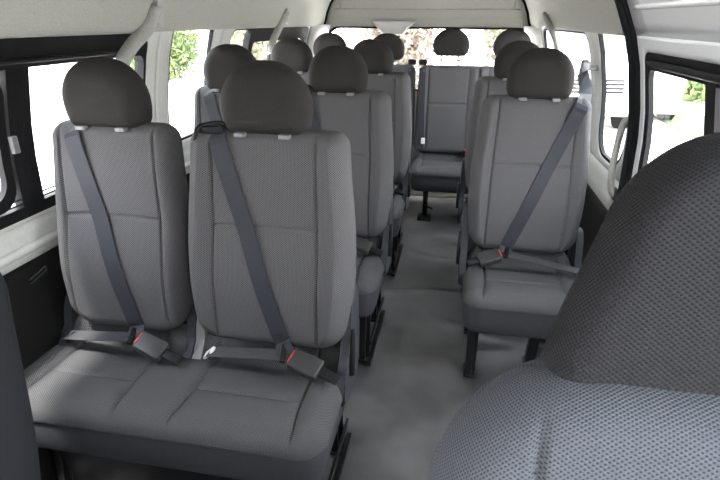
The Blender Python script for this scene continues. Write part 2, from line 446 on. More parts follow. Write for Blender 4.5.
def make_single(label, loc):
    r = thing('single_seat', label, 'van seat', loc, 'single seats right of the aisle')
    pad_obj('cushion', cushion_pad(0, .235, ((0, .150),)), M['cush'], r, 120, 110)
    pad_obj('cushion_skirt', base_pad(0, .230), M['plain'], r, 50, 40)
    p = backrest_pad(-.004, .234); pad_obj('backrest', p, M['back'], r, 120, 150)
    add_headrest(r, headrest_pad(0))
    tg = (-.072, -.165, .490)
    over = [((.236, .40, 1.17), (-.5, -.4, .8)), ((.205, .14, 1.135), (-.2, -.3, .9)), ((.185, .04, 1.118), (-.1, -.5, .8))]
    belt(r, p, .172, -.062, .640, .03, over, tg, (.235, -.20, .450))
    bm = bmesh.new(); box_into(bm, (.244, .41, 1.185), (.036, .045, .075), Matrix.Rotation(.35, 3, 'X'), .011, 3)
    tube_into(bm, [(.25, .41, 1.19), (.312, .41, 1.19)], .012)
    add_obj('belt_ring', bm, M['lgreyp'], r)
    buckle_set(r, tg, (-.222, -.205, .450), (-.15, -.45, .85))
    bm = bmesh.new(); box_into(bm, Vector(tg)+Vector((.008, 0, .004)), (.018, .056, .012), frame_rot((-1, .3, -.3), (0, -.5, 1)), .003)
    add_obj('belt_tongue', bm, M['blackp'], r)
    hinge_cover(r, -.238, -1, 'greyp', True); hinge_cover(r, .238, 1, 'greyp')
    under_frame(r, (-.17, .17), -.36, -.02)
    seat_leg(r, -.185, -.34, .0, .05); seat_leg(r, -.185, -.03, -.02, .04)
    seat_leg(r, .07, -.30, -.06); seat_leg(r, .15, -.03, -.02)
    return r
def make_bench(label, loc, flip, seat_x):
    r = thing('rear_bench', label, 'van bench seat', loc, 'rear bench halves')
    Wd = .440
    pad_obj('cushion', cushion_pad(0, Wd, [(c_, .15) for c_ in seat_x], y0=-.43), M['cush'], r, 140, 70)
    pad_obj('cushion_skirt', base_pad(0, Wd-.006), M['plain'], r, 50, 30)
    def W(v): return Wd*(1-.02*sstep(.5, 1, v/.635))
    def front(x, v):
        q = 0
        for cx in seat_x:
            ax = abs(x-cx)
            if ax < .2: q += groove(ax-.145, .0045, .007)+.012*sstep(.14, .19, ax)
            if ax < .145: q += groove(v-.36, .0045, .008)
        return q
    p = Pillow(.635, W, .045, .06, .055, .05, .04, front, (0, -.078, .455), (0, math.sin(REC), math.cos(REC)), (0, -math.cos(REC), math.sin(REC)))
    pad_obj('backrest', p, M['back'], r, 140, 90)
    for cx in seat_x: add_headrest(r, headrest_pad(cx, 1.148 if flip > 0 else 1.112, .0, .131, .185, tf=.05), .03 if flip < 0 else .05)
    ex = -.405*flip
    bm = bmesh.new(); pts = [p.pt(ex+.02*k/8*flip, .61-.59*k/8, .006) for k in range(9)]
    ribbon(bm, pts, [p.N]*9, .045); add_obj('seat_belt', bm, M['belt'], r, smooth=False)
    bm = bmesh.new(); box_into(bm, (ex, -.02, 1.105), (.06, .05, .04), bev=.012, seg=3); add_obj('belt_retractor', bm, M['blackp'], r)
    bm = bmesh.new(); box_into(bm, p.pt(ex+.035*flip, .09, .012), (.028, .012, .045), bev=.004); 
    add_obj('belt_tongue', bm, M['white'], r)
    for cx in seat_x:
        bm = bmesh.new(); box_into(bm, (cx+.16, -.14, .475), (.035, .05, .05), bev=.006); b = add_obj('buckle', bm, M['blackp'], r)
        bm = bmesh.new(); box_into(bm, (cx+.16, -.15, .503), (.028, .032, .010), bev=.003); add_obj('release_button', bm, M['red'], b)
    under_frame(r, (-.40, .40), -.36, -.02)
    for lx in (-.32, .32):
        bm = bmesh.new()
        tube_into(bm, [(lx, -.28, .27), (lx, -.28, .02)], .020, 12)
        box_into(bm, (lx, -.30, .012), (.10, .13, .022), bev=.005)
        bar_into(bm, (lx+.01, -.33, .11), (lx+.06, -.36, .10), .012, .012)
        bar_into(bm, (lx, -.26, .05), (lx, -.02, .24), .02, .02)
        add_obj('leg', bm, M['steel'], r)
    return r
def make_front(label, loc, mb='frontw', Rt=.15):
    r = thing('front_seat', label, 'van front seat', loc, 'cab seats')
    pad_obj('cushion', cushion_pad(0, .25, ((0, .15),), y0=-.50, L=.52, z0=.44), M['frontw'], r, 60, 60)
    pad_obj('cushion_skirt', base_pad(0, .245, z0=.44, y0=-.49, L=.5, T=.14), M['plain'], r, 40, 30)
    p = backrest_pad(0, .268, H=.645, z0=.46, y0=-.135, rec=math.radians(11), seam_v=.30, Rt=Rt, insert=.168, Tf=.07, bol=.003)
    pad_obj('backrest', p, M[mb], r, 120, 140)
    h = Pillow(.285, lambda v: .156*(1-.36*sstep(.0, 1.0, v/.285)), .085, .016, .045, .05, .032, lambda x, v: 0,
               (0, -.012, 1.022), (0, .10, 1), (0, -1, .10), 2.2)
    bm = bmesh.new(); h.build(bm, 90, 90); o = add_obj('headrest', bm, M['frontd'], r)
    for sx in (-.05, .05):
        bm = bmesh.new(); tube_into(bm, [(sx, .02, 1.08), (sx, .01, 1.0)], .006); add_obj('post', bm, M['chrome'], o)
    bm = bmesh.new(); box_into(bm, (0, -.24, .15), (.42, .42, .28), bev=.02); add_obj('seat_box', bm, M['blackp'], r)
    return r

XA, XW, XR = -.495, -.976, .310
LX = (XA+XW)/2
s1 = make_double('grey two-seat bench nearest the camera left of the aisle, whole seat cushion in view', (LX, 1.375, 0))
dup(s1, (LX, 2.252, 0), 'grey two-seat bench directly behind the nearest left bench, its red buckle showing by the aisle')
dup(s1, (LX, 3.129, 0), 'grey two-seat bench third from the camera left of the aisle, just before the rear bench')
r1 = make_single('grey single seat nearest the camera right of the aisle, diagonal belt across its backrest', (XR, 2.229, 0))
dup(r1, (XR-.012, 2.98, 0), 'grey single seat right of the aisle, mostly hidden behind the nearer single seat')
make_bench('rear bench half at the end of the aisle, right of the centre gap', (.132, 4.05, 0), 1, (-.212, .212))
make_bench('rear bench half left of the centre gap, mostly hidden behind the left seats', (-.757, 4.05, 0), -1, (-.215, .215))
make_front('large blurred-close grey front seat filling the lower right corner', (.250, .455, 0))
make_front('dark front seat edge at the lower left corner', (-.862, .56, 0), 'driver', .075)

# ------------------------------------------------------------------ body shell
PRO = [(0, .90), (.4, .935), (.7, .952), (.82, .955), (1.0, .948), (1.1, .936), (1.25, .905), (1.345, .875), (1.45, .825), (1.6, .745)]
def hwz(z):
    if z <= PRO[0][0]: return PRO[0][1]
    for (a, p), (b, q) in zip(PRO, PRO[1:]):
        if z <= b: t = (z-a)/(b-a); return p+(q-p)*t
    return PRO[-1][1]
def tap(y): return 1-.075*sstep(3.3, 4.6, y)-.04*sstep(.6, -.6, y)
def wx(side, y, z): return XC+side*hwz(z)*tap(y)
def wpt(side, y, z, off=0.): return Vector((wx(side, y, z)+side*off, y, z))      # off > 0 goes outward
def sheet(bm, side, y0, y1, z0, z1, off=0., ny=None, nz=None):
    ny = ny or max(1, int((y1-y0)/.15)); nz = nz or max(1, int((z1-z0)/.04))
    g = [[bm.verts.new(wpt(side, y0+(y1-y0)*i/ny, z0+(z1-z0)*j/nz, off)) for i in range(ny+1)] for j in range(nz+1)]
    for j in range(nz):
        for i in range(ny): bm.faces.new((g[j][i], g[j][i+1], g[j+1][i+1], g[j+1][i]))
def rrect(y0, y1, z0, z1, r, n=10, rt=None):
    rt = rt if rt is not None else r; out = []
    for cy, cz, a0, rr in ((y1-rt, z1-rt, 0, rt), (y0+rt, z1-rt, 90, rt), (y0+r, z0+r, 180, r), (y1-r, z0+r, 270, r)):
        for k in range(n+1):
            a = math.radians(a0+90*k/n); out.append((cy+rr*math.cos(a), cz+rr*math.sin(a)))
    # densify straights
    res = []
    for i, p in enumerate(out):
        q = out[(i+1) % len(out)]; d = math.hypot(q[0]-p[0], q[1]-p[1]); m = 16 if i % (n+1) == n else 1
        for k in range(m): res.append((p[0]+(q[0]-p[0])*k/m, p[1]+(q[1]-p[1])*k/m))
    return res
def to_rect(p, hole, y0, y1, z0, z1):
    cy = sum(q[0] for q in hole)/len(hole); cz = sum(q[1] for q in hole)/len(hole)
    hy = max(q[0] for q in hole)-cy; hz = max(q[1] for q in hole)-cz
    dy, dz = (p[0]-cy)/hy, (p[1]-cz)/hz; k = 1/max(abs(dy), abs(dz), 1e-6)
    u, w = dy*k, dz*k
    yy = cy+(u*(y1-cy) if u > 0 else u*(cy-y0)); zz = cz+(w*(z1-cz) if w > 0 else w*(cz-z0))
    return yy, zz
def holed(bm, side, cell, hole, off=0., depth=.014):
    """wall cell with a window hole and the return of the hole"""
    y0, y1, z0, z1 = cell; K = 4; n = len(hole); rings = []
    outer = [to_rect(p, hole, *cell) for p in hole]
    # corner points of the cell are inserted by snapping the closest ring point
    for c in ((y0, z0), (y0, z1), (y1, z0), (y1, z1)):
        i = min(range(n), key=lambda i: (outer[i][0]-c[0])**2+(outer[i][1]-c[1])**2); outer[i] = c
    for k in range(K+1):
        t = k/K; rings.append([bm.verts.new(wpt(side, a[0]+(b[0]-a[0])*t, a[1]+(b[1]-a[1])*t, off)) for a, b in zip(outer, hole)])
    rings.append([bm.verts.new(wpt(side, p[0], p[1], off+depth)) for p in hole])
    for a, b in zip(rings, rings[1:]):
        for i in range(n): bm.faces.new((a[i], a[(i+1) % n], b[(i+1) % n], b[i]))
def ring_frame(bm, side, outer, inner, o0, o1):
    """solid frame between two outlines from offset o0 to o1"""
    n = len(outer); R = []
    for off, L in ((o0, outer), (o0, inner), (o1, inner), (o1, outer)):
        R.append([bm.verts.new(wpt(side, p[0], p[1], off)) for p in L])
    for k in range(4):
        a, b = R[k], R[(k+1) % 4]
        for i in range(n): bm.faces.new((a[i], a[(i+1) % n], b[(i+1) % n], b[i]))
def inset(hole, d, cy=None):
    ys = [p[0] for p in hole]; zs = [p[1] for p in hole]
    cy, cz = (min(ys)+max(ys))/2, (min(zs)+max(zs))/2; hy, hz = (max(ys)-min(ys))/2, (max(zs)-min(zs))/2
    return [(cy+(p[0]-cy)*(hy-d)/hy, cz+(p[1]-cz)*(hz-d)/hz) for p in hole]
def pane(bm, side, hole, off, th=.004):
    n = len(hole); ys = [p[0] for p in hole]; zs = [p[1] for p in hole]
    cy, cz = (min(ys)+max(ys))/2, (min(zs)+max(zs))/2
    L = []
    for o in (off, off+th):
        rings = [[bm.verts.new(wpt(side, cy+(p[0]-cy)*t, cz+(p[1]-cz)*t, o)) for p in hole] for t in (1, .66, .33)]
        c = bm.verts.new(wpt(side, cy, cz, o))
        for a, b in zip(rings, rings[1:]):
            for i in range(n): bm.faces.new((a[i], a[(i+1) % n], b[(i+1) % n], b[i]))
        for i in range(n): bm.faces.new((rings[-1][i], rings[-1][(i+1) % n], c))
        L.append(rings[0])
    for i in range(n): bm.faces.new((L[0][i], L[0][(i+1) % n], L[1][(i+1) % n], L[1][i]))
WN = [0]
def window(side, hole, seal=.017, m='rubber', o0=-.003, o1=.014, label=None):
    WN[0] += 1
    bm = bmesh.new(); ring_frame(bm, side, hole, inset(hole, seal), o0, o1)
    w = add_obj('window_%d' % WN[0], bm, M[m], smooth=False); struct(w)
    bm = bmesh.new(); pane(bm, side, inset(hole, seal*.6), .010); add_obj('pane', bm, M['glass'], w)
    return w

ZB, ZT = .82, 1.352
# ---- left wall
bm = bmesh.new()
hA = rrect(.30, 1.945, .830, 1.340, .05, rt=.055)
hB = rrect(2.125, 2.525, .86, 1.40, .09, rt=.05)
hC = rrect(2.73, 4.06, .86, 1.343, .06)
hF = rrect(-.45, .12, .80, 1.33, .06)
holed(bm, -1, (-.6, .22, ZB-.04, 1.36), hF)
holed(bm, -1, (.22, 2.03, ZB, 1.36), hA)
holed(bm, -1, (2.03, 2.62, ZB, 1.42), hB)
holed(bm, -1, (2.62, 4.40, ZB, 1.36), hC)
sheet(bm, -1, -.6, 4.40, .70, ZB)
wl = struct(add_obj('wall_left', bm, M['trim']))
md = wl.modifiers.new('thick', 'SOLIDIFY'); md.thickness = .012; md.offset = 0
bm = bmesh.new()                                                   # raised ledge under the windows
tube_into(bm, [wpt(-1, -.55+.1*k, .742, -.004) for k in range(50)], .016, 12)
struct(add_obj('trim_1', bm, M['trim']))
bm = bmesh.new(); sheet(bm, -1, -.6, 4.40, 0, .705, -.012)
lp = struct(add_obj('trim_2', bm, M['lower'])); md = lp.modifiers.new('thick', 'SOLIDIFY'); md.thickness = .01; md.offset = 0
# small moulded slot on the lower panel
bm = bmesh.new()
for dz in (-.006, .006): bar_into(bm, wpt(-1, 1.195, .655+dz, -.026), wpt(-1, 1.265, .668+dz, -.026), .004, .004, (1, 0, 0), .001)
bar_into(bm, wpt(-1, 1.265, .662, -.026), wpt(-1, 1.265, .674, -.026), .004, .004, (1, 0, 0), .001)
add_obj('panel_slot', bm, M['greyp'], lp)

# front-left window: black surround with sliding panes
w = window(-1, hA, .016, 'frame')
bm = bmesh.new()
gl = rrect(.33, 1.925, .868, 1.258, .035)
ring_frame(bm, -1, inset(hA, .004), gl, -.012, .026)
fr = add_obj('frame', bm, M['frame'], w, smooth=False)
bm = bmesh.new()                                                   # ridge under the header
pts = [wpt(-1, .45+(1.86-.45)*k/20, 1.278, -.022) for k in range(21)]
tube_into(bm, pts, [.007]*20+[.004], 10); add_obj('curtain_ridge', bm, M['frame'], w)
bm = bmesh.new()                                                   # lower runner lines
for z in (.876, .890): tube_into(bm, [wpt(-1, .4+(1.5)*k/16, z, .0) for k in range(17)], .003, 6)
add_obj('runner', bm, M['greyp'], w)
bm = bmesh.new()                                                   # meeting stile
y0, y1 = 1.262, 1.345
R = rrect(y0, y1, .862, 1.262, .008); pane(bm, -1, R, -.010, .03); st = add_obj('meeting_stile', bm, M['frame'], w, smooth=False)
bm = bmesh.new(); box_into(bm, wpt(-1, 1.262, 1.055, -.018), (.014, .022, .050), bev=.004); add_obj('window_latch', bm, M['lgreyp'], st)
bm = bmesh.new()
R2 = rrect(.45, 1.255, .872, 1.255, .07); ring_frame(bm, -1, R2, inset(R2, .030), -.006, .014)
add_obj('sash', bm, M['frame'], w, smooth=False)

window(-1, hB, .014, 'rubber')
w = window(-1, hC, .012, 'rubber')
bm = bmesh.new()
hS = rrect(2.99, 4.05, .87, 1.335, .04); ring_frame(bm, -1, hS, rrect(3.05, 4.0, .91, 1.262, .035), -.012, .024)
add_obj('frame', bm, M['frame'], w, smooth=False)
bm = bmesh.new(); R = rrect(3.42, 3.47, .90, 1.27, .008); pane(bm, -1, R, -.008, .02)
add_obj('meeting_stile', bm, M['frame'], w, smooth=False)
window(-1, hF, .014, 'rubber')

# ---- right wall
hE = rrect(2.150, 2.590, .825, 1.40, .14, rt=.05)
hG = rrect(2.80, 4.06, .86, 1.343, .07)
bm = bmesh.new()
holed(bm, 1, (2.07, 2.70, ZB-.02, 1.42), hE)
holed(bm, 1, (2.70, 4.40, ZB-.02, 1.36), hG)
sheet(bm, 1, 2.07, 4.40, .66, ZB-.02)
wr = struct(add_obj('wall_right', bm, M['trim'])); md = wr.modifiers.new('thick', 'SOLIDIFY'); md.thickness = .012; md.offset = 0
bm = bmesh.new(); sheet(bm, 1, 2.07, 4.40, 0, .665, -.012)
t = struct(add_obj('trim_3', bm, M['lower'])); md = t.modifiers.new('thick', 'SOLIDIFY'); md.thickness = .01; md.offset = 0
window(1, hE, .018, 'rubber'); window(1, hG, .014, 'rubber')
# sliding door with its black window
hD = rrect(.62, 1.955, .80, 1.300, .05)
bm = bmesh.new()
holed(bm, 1, (.30, 2.03, .70, 1.345), hD)
sheet(bm, 1, .30, 2.03, 0, .70)
sheet(bm, 1, .30, 2.03, 1.345, 1.6)
d1 = struct(add_obj('door_1', bm, M['paint'])); md = d1.modifiers.new('thick', 'SOLIDIFY'); md.thickness = .012; md.offset = 0
bm = bmesh.new(); tube_into(bm, [wpt(1, .35+1.62*k/30, 1.43, .002) for k in range(31)], .012, 10); add_obj('pressed_crease', bm, M['paint'], d1)
w = window(1, hD, .016, 'frame', o1=.009)
bm = bmesh.new(); ring_frame(bm, 1, inset(hD, .004), rrect(.66, 1.912, .85, 1.243, .03), -.008, .008); add_obj('frame', bm, M['frame'], w, smooth=False)
bm = bmesh.new(); R = rrect(1.41, 1.468, .845, 1.248, .006); pane(bm, 1, R, -.010, .03); add_obj('meeting_stile', bm, M['frame'], w, smooth=False)
bm = bmesh.new(); tube_into(bm, [wpt(1, .7+1.17*k/20, 1.266, -.020) for k in range(21)], .010, 8); add_obj('curtain_ridge', bm, M['frame'], w)
# front door region on the right, front of the sliding door
hP = rrect(-.45, .12, .80, 1.33, .06)
bm = bmesh.new(); holed(bm, 1, (-.6, .30, .70, 1.36), hP); sheet(bm, 1, -.6, .30, 0, .70)
d2 = struct(add_obj('door_2', bm, M['paint'])); md = d2.modifiers.new('thick', 'SOLIDIFY'); md.thickness = .012; md.offset = 0
window(1, hP, .014, 'rubber')
# door opening seal: thick double rubber strip from roof to floor
bm = bmesh.new()
zz = [.02+k*.03 for k in range(54)]
def spt(y, z, off): return wpt(1, y, min(z, 1.6), off)
tube_into(bm, [spt(2.052, z, -.012) for z in zz if z <= 1.6], .020, 12)
tube_into(bm, [spt(2.022, z, -.004) for z in zz if z <= 1.6], .014, 12)
struct(add_obj('trim_4', bm, M['rubber']))
# grab handle on the pillar behind the door
g = thing('grab_handle', 'pale grey curved grab handle on the pillar beside the door seal', 'handle', (wx(1, 2.2, .8), 2.2, .80))
bm = bmesh.new(); o = Vector(g.location)
pth = smooth_path([wpt(1, 2.105, 1.050, -.006)-o, wpt(1, 2.110, 1.048, -.022)-o, wpt(1, 2.115, 1.01, -.036)-o, wpt(1, 2.135, .90, -.040)-o, wpt(1, 2.15, .80, -.034)-o, wpt(1, 2.15, .755, -.022)-o, wpt(1, 2.15, .745, -.006)-o], 7)
tube_into(bm, pth, .013, 12); add_obj('grip', bm, M['arm'], g)
bm = bmesh.new()
for z, hy in ((1.050, 2.105), (.750, 2.15)):
    bm = bmesh.new(); box_into(bm, wpt(1, hy, z, -.008)-o, (.016, .036, .05), bev=.005); add_obj('end_cap', bm, M['greyp'], g)

# ---- floor
bm = bmesh.new(); NX, NY = 130, 340; g = []
def fz(x, y):
    z = .0035*math.sin(2.1*y*3+1.3*math.sin(x*5))*math.exp(-((x+.02)/.3)**2)
    z += .004*math.exp(-((y-1.98-.25*(x+.1))/.05)**2)*sstep(-.35, .0, x)
    z += .005*math.exp(-((y-2.28+.35*x)/.045)**2)*sstep(-.1, .12, x)
    z += .006*math.exp(-((y-2.62-.2*x)/.04)**2)*sstep(.16, -.05, x)
    z += .004*math.exp(-((y-1.72+.5*x)/.05)**2)*sstep(-.3, .0, x)
    z += .003*math.exp(-((y-3.05+.3*x)/.03)**2)
    w = .0022*math.sin(17*y+6*math.sin(3.1*x+y*1.3))*(.5+.5*math.sin(2.3*y+4*x))
    return z*2.8-.014+w*1.6
for j in range(NY+1):
    row = []
    for i in range(NX+1):
        y = -.6+5.0*j/NY; x = XC+.93*tap(y)*(2*i/NX-1); row.append(bm.verts.new((x, y, fz(x, y))))
    g.append(row)
for j in range(NY):
    for i in range(NX): bm.faces.new((g[j][i], g[j][i+1], g[j+1][i+1], g[j+1][i]))
fl = struct(add_obj('floor', bm, M['floor'])); 
bm = bmesh.new(); box_into(bm, (XC, 4.33, .012), (1.70, .12, .024), bev=.006); box_into(bm, (XC, 4.37, .045), (1.70, .04, .09), bev=.006)
struct(add_obj('trim_5', bm, M['cream']))

# ---- headliner
LP = [(.905, 1.338), (.845, 1.340), (.835, 1.352), (.825, 1.38), (.808, 1.44), (.775, 1.51), (.72, 1.575), (.61, 1.64), (.45, 1.68), (.25, 1.705), (0, 1.712)]
def linerx(side, y, w): return XC+side*w*(1-.075*sstep(3.3, 4.6, y)-.04*sstep(.6, -.6, y))
bm = bmesh.new()
ys = [-.6+k*(5.0/60) for k in range(61)]
for side in (-1, 1):
    yl = ys if side < 0 else [y for y in ys]
    g = [[bm.verts.new((linerx(side, y, w), y, z)) for y in yl] for w, z in LP]
    for j in range(len(LP)-1):
        for i in range(len(yl)-1):
            if side > 0 and yl[i+1] < 2.07 and LP[j][1] < 1.57: continue
            bm.faces.new((g[j][i], g[j][i+1], g[j+1][i+1], g[j+1][i]))
bmesh.ops.remove_doubles(bm, verts=bm.verts, dist=.0004)
ce = struct(add_obj('ceiling', bm, M['liner'])); md = ce.modifiers.new('thick', 'SOLIDIFY'); md.thickness = .01; md.offset = 1

# ---- unseen dashboard bulkhead and windscreen surround, added to cut light from the front
bm = bmesh.new(); box_into(bm, (XC, -.66, .50), (1.80, .10, 1.0), bev=.02); box_into(bm, (XC, -.56, .90), (1.70, .22, .16), bev=.04, seg=3)
struct(add_obj('wall_front', bm, M['lower']))
bm = bmesh.new()
for x in (XC-.80, XC+.80): bar_into(bm, (x, -.66, 1.0), (x*.9+XC*.1, -.50, 1.66), .10, .05)
box_into(bm, (XC, -.52, 1.49), (1.72, .06, .56), bev=.02)  # header brought far down to block most windscreen light
struct(add_obj('windscreen_light_block', bm, M['trim']))

# ---- rear wall and tailgate window
YR = 4.36
def rear_hole(n=10): return rrect(-1.075, .505, .86, 1.338, .10)
bm = bmesh.new(); ho = rear_hole(); nn = len(ho); x0, x1, z0, z1 = -1.22, .62, .78, 1.70
out = [to_rect(p, ho, x0, x1, z0, 1.40) for p in ho]
for c in ((x0, z0), (x0, 1.40), (x1, z0), (x1, 1.40)):
    i = min(range(nn), key=lambda i: (out[i][0]-c[0])**2+(out[i][1]-c[1])**2); out[i] = c
A = [bm.verts.new((p[0], YR, p[1])) for p in out]; B = [bm.verts.new((p[0], YR+.012*0, p[1])) for p in ho]; B2 = [bm.verts.new((p[0], YR+.04, p[1])) for p in ho]
for a, b in ((A, B), (B, B2)):
    for i in range(nn): bm.faces.new((a[i], a[(i+1) % nn], b[(i+1) % nn], b[i]))
def quad(pts): bm.faces.new([bm.verts.new(p) for p in pts])
quad([(x0, YR, 1.40), (x1, YR, 1.40), (x1, YR-.10, 1.73), (x0, YR-.10, 1.73)])
quad([(x0, YR, 0), (x1, YR, 0), (x1, YR, z0), (x0, YR, z0)])
rw = struct(add_obj('wall_rear', bm, M['liner'], smooth=False)); md = rw.modifiers.new('thick', 'SOLIDIFY'); md.thickness = .012; md.offset = 0
bm = bmesh.new()      # recessed panel line pressed in the header
def rp(x, z): return Vector((x, YR-.10*max(0, (z-1.40))/.33-.009, z))
loop = [rp(-.98, 1.62), rp(-.95, 1.475), rp(-.90, 1.462), rp(.30, 1.462), rp(.35, 1.475), rp(.38, 1.62)]
tube_into(bm, smooth_path(loop, 4), .0045, 6); add_obj('panel_line', bm, M['arm'], rw)
bm = bmesh.new()      # latch cover hanging over the window's top edge
pr = [(-.71, 1.375), (-.35, 1.375), (-.42, 1.335), (-.445, 1.290), (-.47, 1.280), (-.60, 1.280), (-.630, 1.290), (-.66, 1.335)]
A = [bm.verts.new((x, YR-.012, z)) for x, z in pr]; B = [bm.verts.new((x*.9-.053, YR-.055, z+.004)) for x, z in pr]
bm.faces.new(A); bm.faces.new(B[::-1])
for i in range(len(pr)): bm.faces.new((A[i], B[i], B[(i+1) % len(pr)], A[(i+1) % len(pr)]))
bmesh.ops.bevel(bm, geom=list(bm.edges), offset=.006, segments=2, affect='EDGES')
add_obj('latch_cover', bm, M['trim'], rw)
WN[0] += 1
bm = bmesh.new(); hi = inset(ho, .014)
R4 = [[bm.verts.new((p[0], y, p[1])) for p in L] for y, L in ((YR-.010, ho), (YR-.010, hi), (YR+.03, hi), (YR+.03, ho))]
for k in range(4):
    a, b = R4[k], R4[(k+1) % 4]
    for i in range(nn): bm.faces.new((a[i], a[(i+1) % nn], b[(i+1) % nn], b[i]))
w = struct(add_obj('window_%d' % WN[0], bm, M['rubber'], smooth=False))
bm = bmesh.new()
for y in (YR+.02, YR+.024): bm.faces.new([bm.verts.new((p[0], y, p[1])) for p in hi])
add_obj('pane', bm, M['glass'], w, smooth=False)
# seal line between the side liner and the tailgate
bm = bmesh.new()
for side in (-1, 1):
    pts = [(wx(side, 4.30, z)-side*.012, 4.30, z) for z in (.1, .4, .8, 1.0, 1.2, 1.33)]+[(linerx(side, 4.3, w_)-side*.004, 4.30, z_-.004) for w_, z_ in LP[2:]]
    tube_into(bm, pts, .010, 8)
struct(add_obj('trim_6', bm, M['rubber']))
# corner pillars behind the last side windows
bm = bmesh.new()
for side in (-1, 1):
    for k in range(12):
        z = .72+k*.055
    g = [[bm.verts.new((wx(side, 4.08, z)*(1)-side*0.012, 4.08, z)), bm.verts.new((wx(side, 4.2, z)-side*.05, 4.20, z)), bm.verts.new((wx(side, 4.34, z)-side*.075, 4.34, z))] for z in [.72+.063*k for k in range(11)]]
    for a, b in zip(g, g[1:]):
        for i in range(2): bm.faces.new((a[i], a[i+1], b[i+1], b[i]))
t = struct(add_obj('trim_7', bm, M['trim'])); md = t.modifiers.new('thick', 'SOLIDIFY'); md.thickness = .01; md.offset = 0
# seat-belt covers hanging from the headliner to the pillars
def belt_arm(label, pts, w0=.032):
    P0 = Vector(pts[0]); r = thing('belt_cover', label, 'seat belt cover', P0, 'belt covers under the headliner')
    path = smooth_path([Vector(p)-P0 for p in pts], 8)
    bm = bmesh.new(); ribbon(bm, path, [(.3, -.9, .25)]*len(path), w0, .018)
    bmesh.ops.bevel(bm, geom=[e for e in bm.edges if len(e.link_faces) == 2 and e.calc_face_angle(0) > .8], offset=.004, segments=2, affect='EDGES')
    add_obj('cover', bm, M['arm'], r)
    bm = bmesh.new(); box_into(bm, path[0]+Vector((0, .004, -.02)), (.020, .048, .085), Matrix.Rotation(-.35, 3, 'X'), .004)
    add_obj('end_cap', bm, M['arm'], r)
    return r
belt_arm('long bent pale grey belt cover left, rising behind the nearest left window headrest',
         [(-1.10, 1.905, 1.425), (-1.12, 1.86, 1.352), (-1.135, 1.77, 1.295), (-1.14, 1.70, 1.235), (-1.14, 1.66, 1.15)], .045)
belt_arm('slim pale grey belt cover left, beside the black-framed rear sliding window',
         [(-1.10, 3.43, 1.425), (-1.125, 3.36, 1.345), (-1.145, 3.27, 1.26), (-1.15, 3.235, 1.19)], .04)
belt_arm('slim pale grey belt cover on the right side above the single seats',
         [(.478, 3.62, 1.41), (.50, 3.50, 1.345), (.52, 3.30, 1.26), (.53, 3.18, 1.19)], .034)

# ------------------------------------------------------------------ outside
GZ = -.62
bm = bmesh.new()
for (x0, x1, y0, y1) in ((-60, 60, -30, 90.0),): bm.faces.new([bm.verts.new(p) for p in ((x0, y0, GZ), (x1, y0, GZ), (x1, y1, GZ), (x0, y1, GZ))])
o = struct(add_obj('ground', bm, M['concrete'])); 
bm = bmesh.new(); box_into(bm, (6.6, 11.2, GZ+.012), (4.4, 4.4, .03)); struct(add_obj('grass_verge', bm, M['grass'], smooth=False))

def crown(bm, blobs, n, s):
    for _ in range(n):
        c, r = random.choice(blobs)
        while True:
            d = Vector((random.uniform(-1, 1), random.uniform(-1, 1), random.uniform(-1, 1)))
            if .25 < d.length < 1: break
        p = Vector(c)+Vector((d.x*r[0], d.y*r[1], d.z*r[2]))
        a = Vector((random.gauss(0, 1), random.gauss(0, 1), random.gauss(0, 1))).normalized(); b = a.cross(Vector((random.gauss(0, 1), .3, random.gauss(0, 1)))).normalized()
        k = s*random.uniform(.6, 1.4)
        bm.faces.new([bm.verts.new(p+a*k), bm.verts.new(p+b*k*.5), bm.verts.new(p-a*k), bm.verts.new(p-b*k*.5)])
def tree(name, label, cat, loc, blobs, n, s, m, trunk=True, group='trees outside the windows'):
    t = thing(name, label, cat, loc, group)
    bm = bmesh.new(); crown(bm, blobs, n, s); add_obj('foliage', bm, M[m], t, smooth=False)
    if trunk:
        bm = bmesh.new(); top = max(b[0][2] for b in blobs)
        tube_into(bm, smooth_path([(0, 0, 0), (.08, .03, top*.4), (-.05, .05, top)], 6), [.16-.11*i/12 for i in range(13)], 8)
        for b in blobs[:4]: tube_into(bm, [(0, 0, b[0][2]*.5), Vector(b[0])], [.06, .02], 6)
        add_obj('trunk', bm, M['bark'], t)
def bl(w, h, z0, n=7):
    return [((random.uniform(-w, w)*.6, random.uniform(-w, w)*.5, z0+h*random.uniform(.15, .95)), (w*.55, w*.5, h*.3)) for _ in range(n)]
tree('tree', 'leafy green tree seen through the left side window behind the belt cover', 'tree', (-10.4, 18.4, GZ), bl(1.7, 2.9, .0, 14), 9000, .10, 'leaf')
tree('tree', 'pale tree seen through the small left pane beside the second row headrests', 'tree', (-6.9, 18.4, GZ), bl(1.5, 2.9, .0, 10), 7000, .10, 'leaf2')
tree('tree', 'leafy tree behind the wire fence at the left of the rear window', 'tree', (-5.2, 15.0, GZ), bl(1.5, 4.5, .3, 9), 6000, .12, 'leaf2')
tree('tree', 'brownish leafy tree behind the wire fence in the middle of the rear window', 'tree', (-1.5, 15.0, GZ), bl(1.4, 4.0, .1, 9), 6000, .11, 'leaf3')
tree('tree', 'pale tree behind the wire fence at the right of the rear window', 'tree', (1.2, 17.0, GZ), bl(1.4, 4.5, .3, 9), 6000, .12, 'leaf2')
tree('tree', 'green tree above the parked van through the rear right window', 'tree', (5.5, 26, GZ), bl(2.4, 5, 1.0, 9), 6000, .14, 'leaf')
tree('bush', 'green bush through the black-framed right door window', 'bush', (7.0, 17.4, GZ), bl(2.6, 1.6, .0, 20), 7000, .10, 'leaf', False, 'bushes outside the right door')
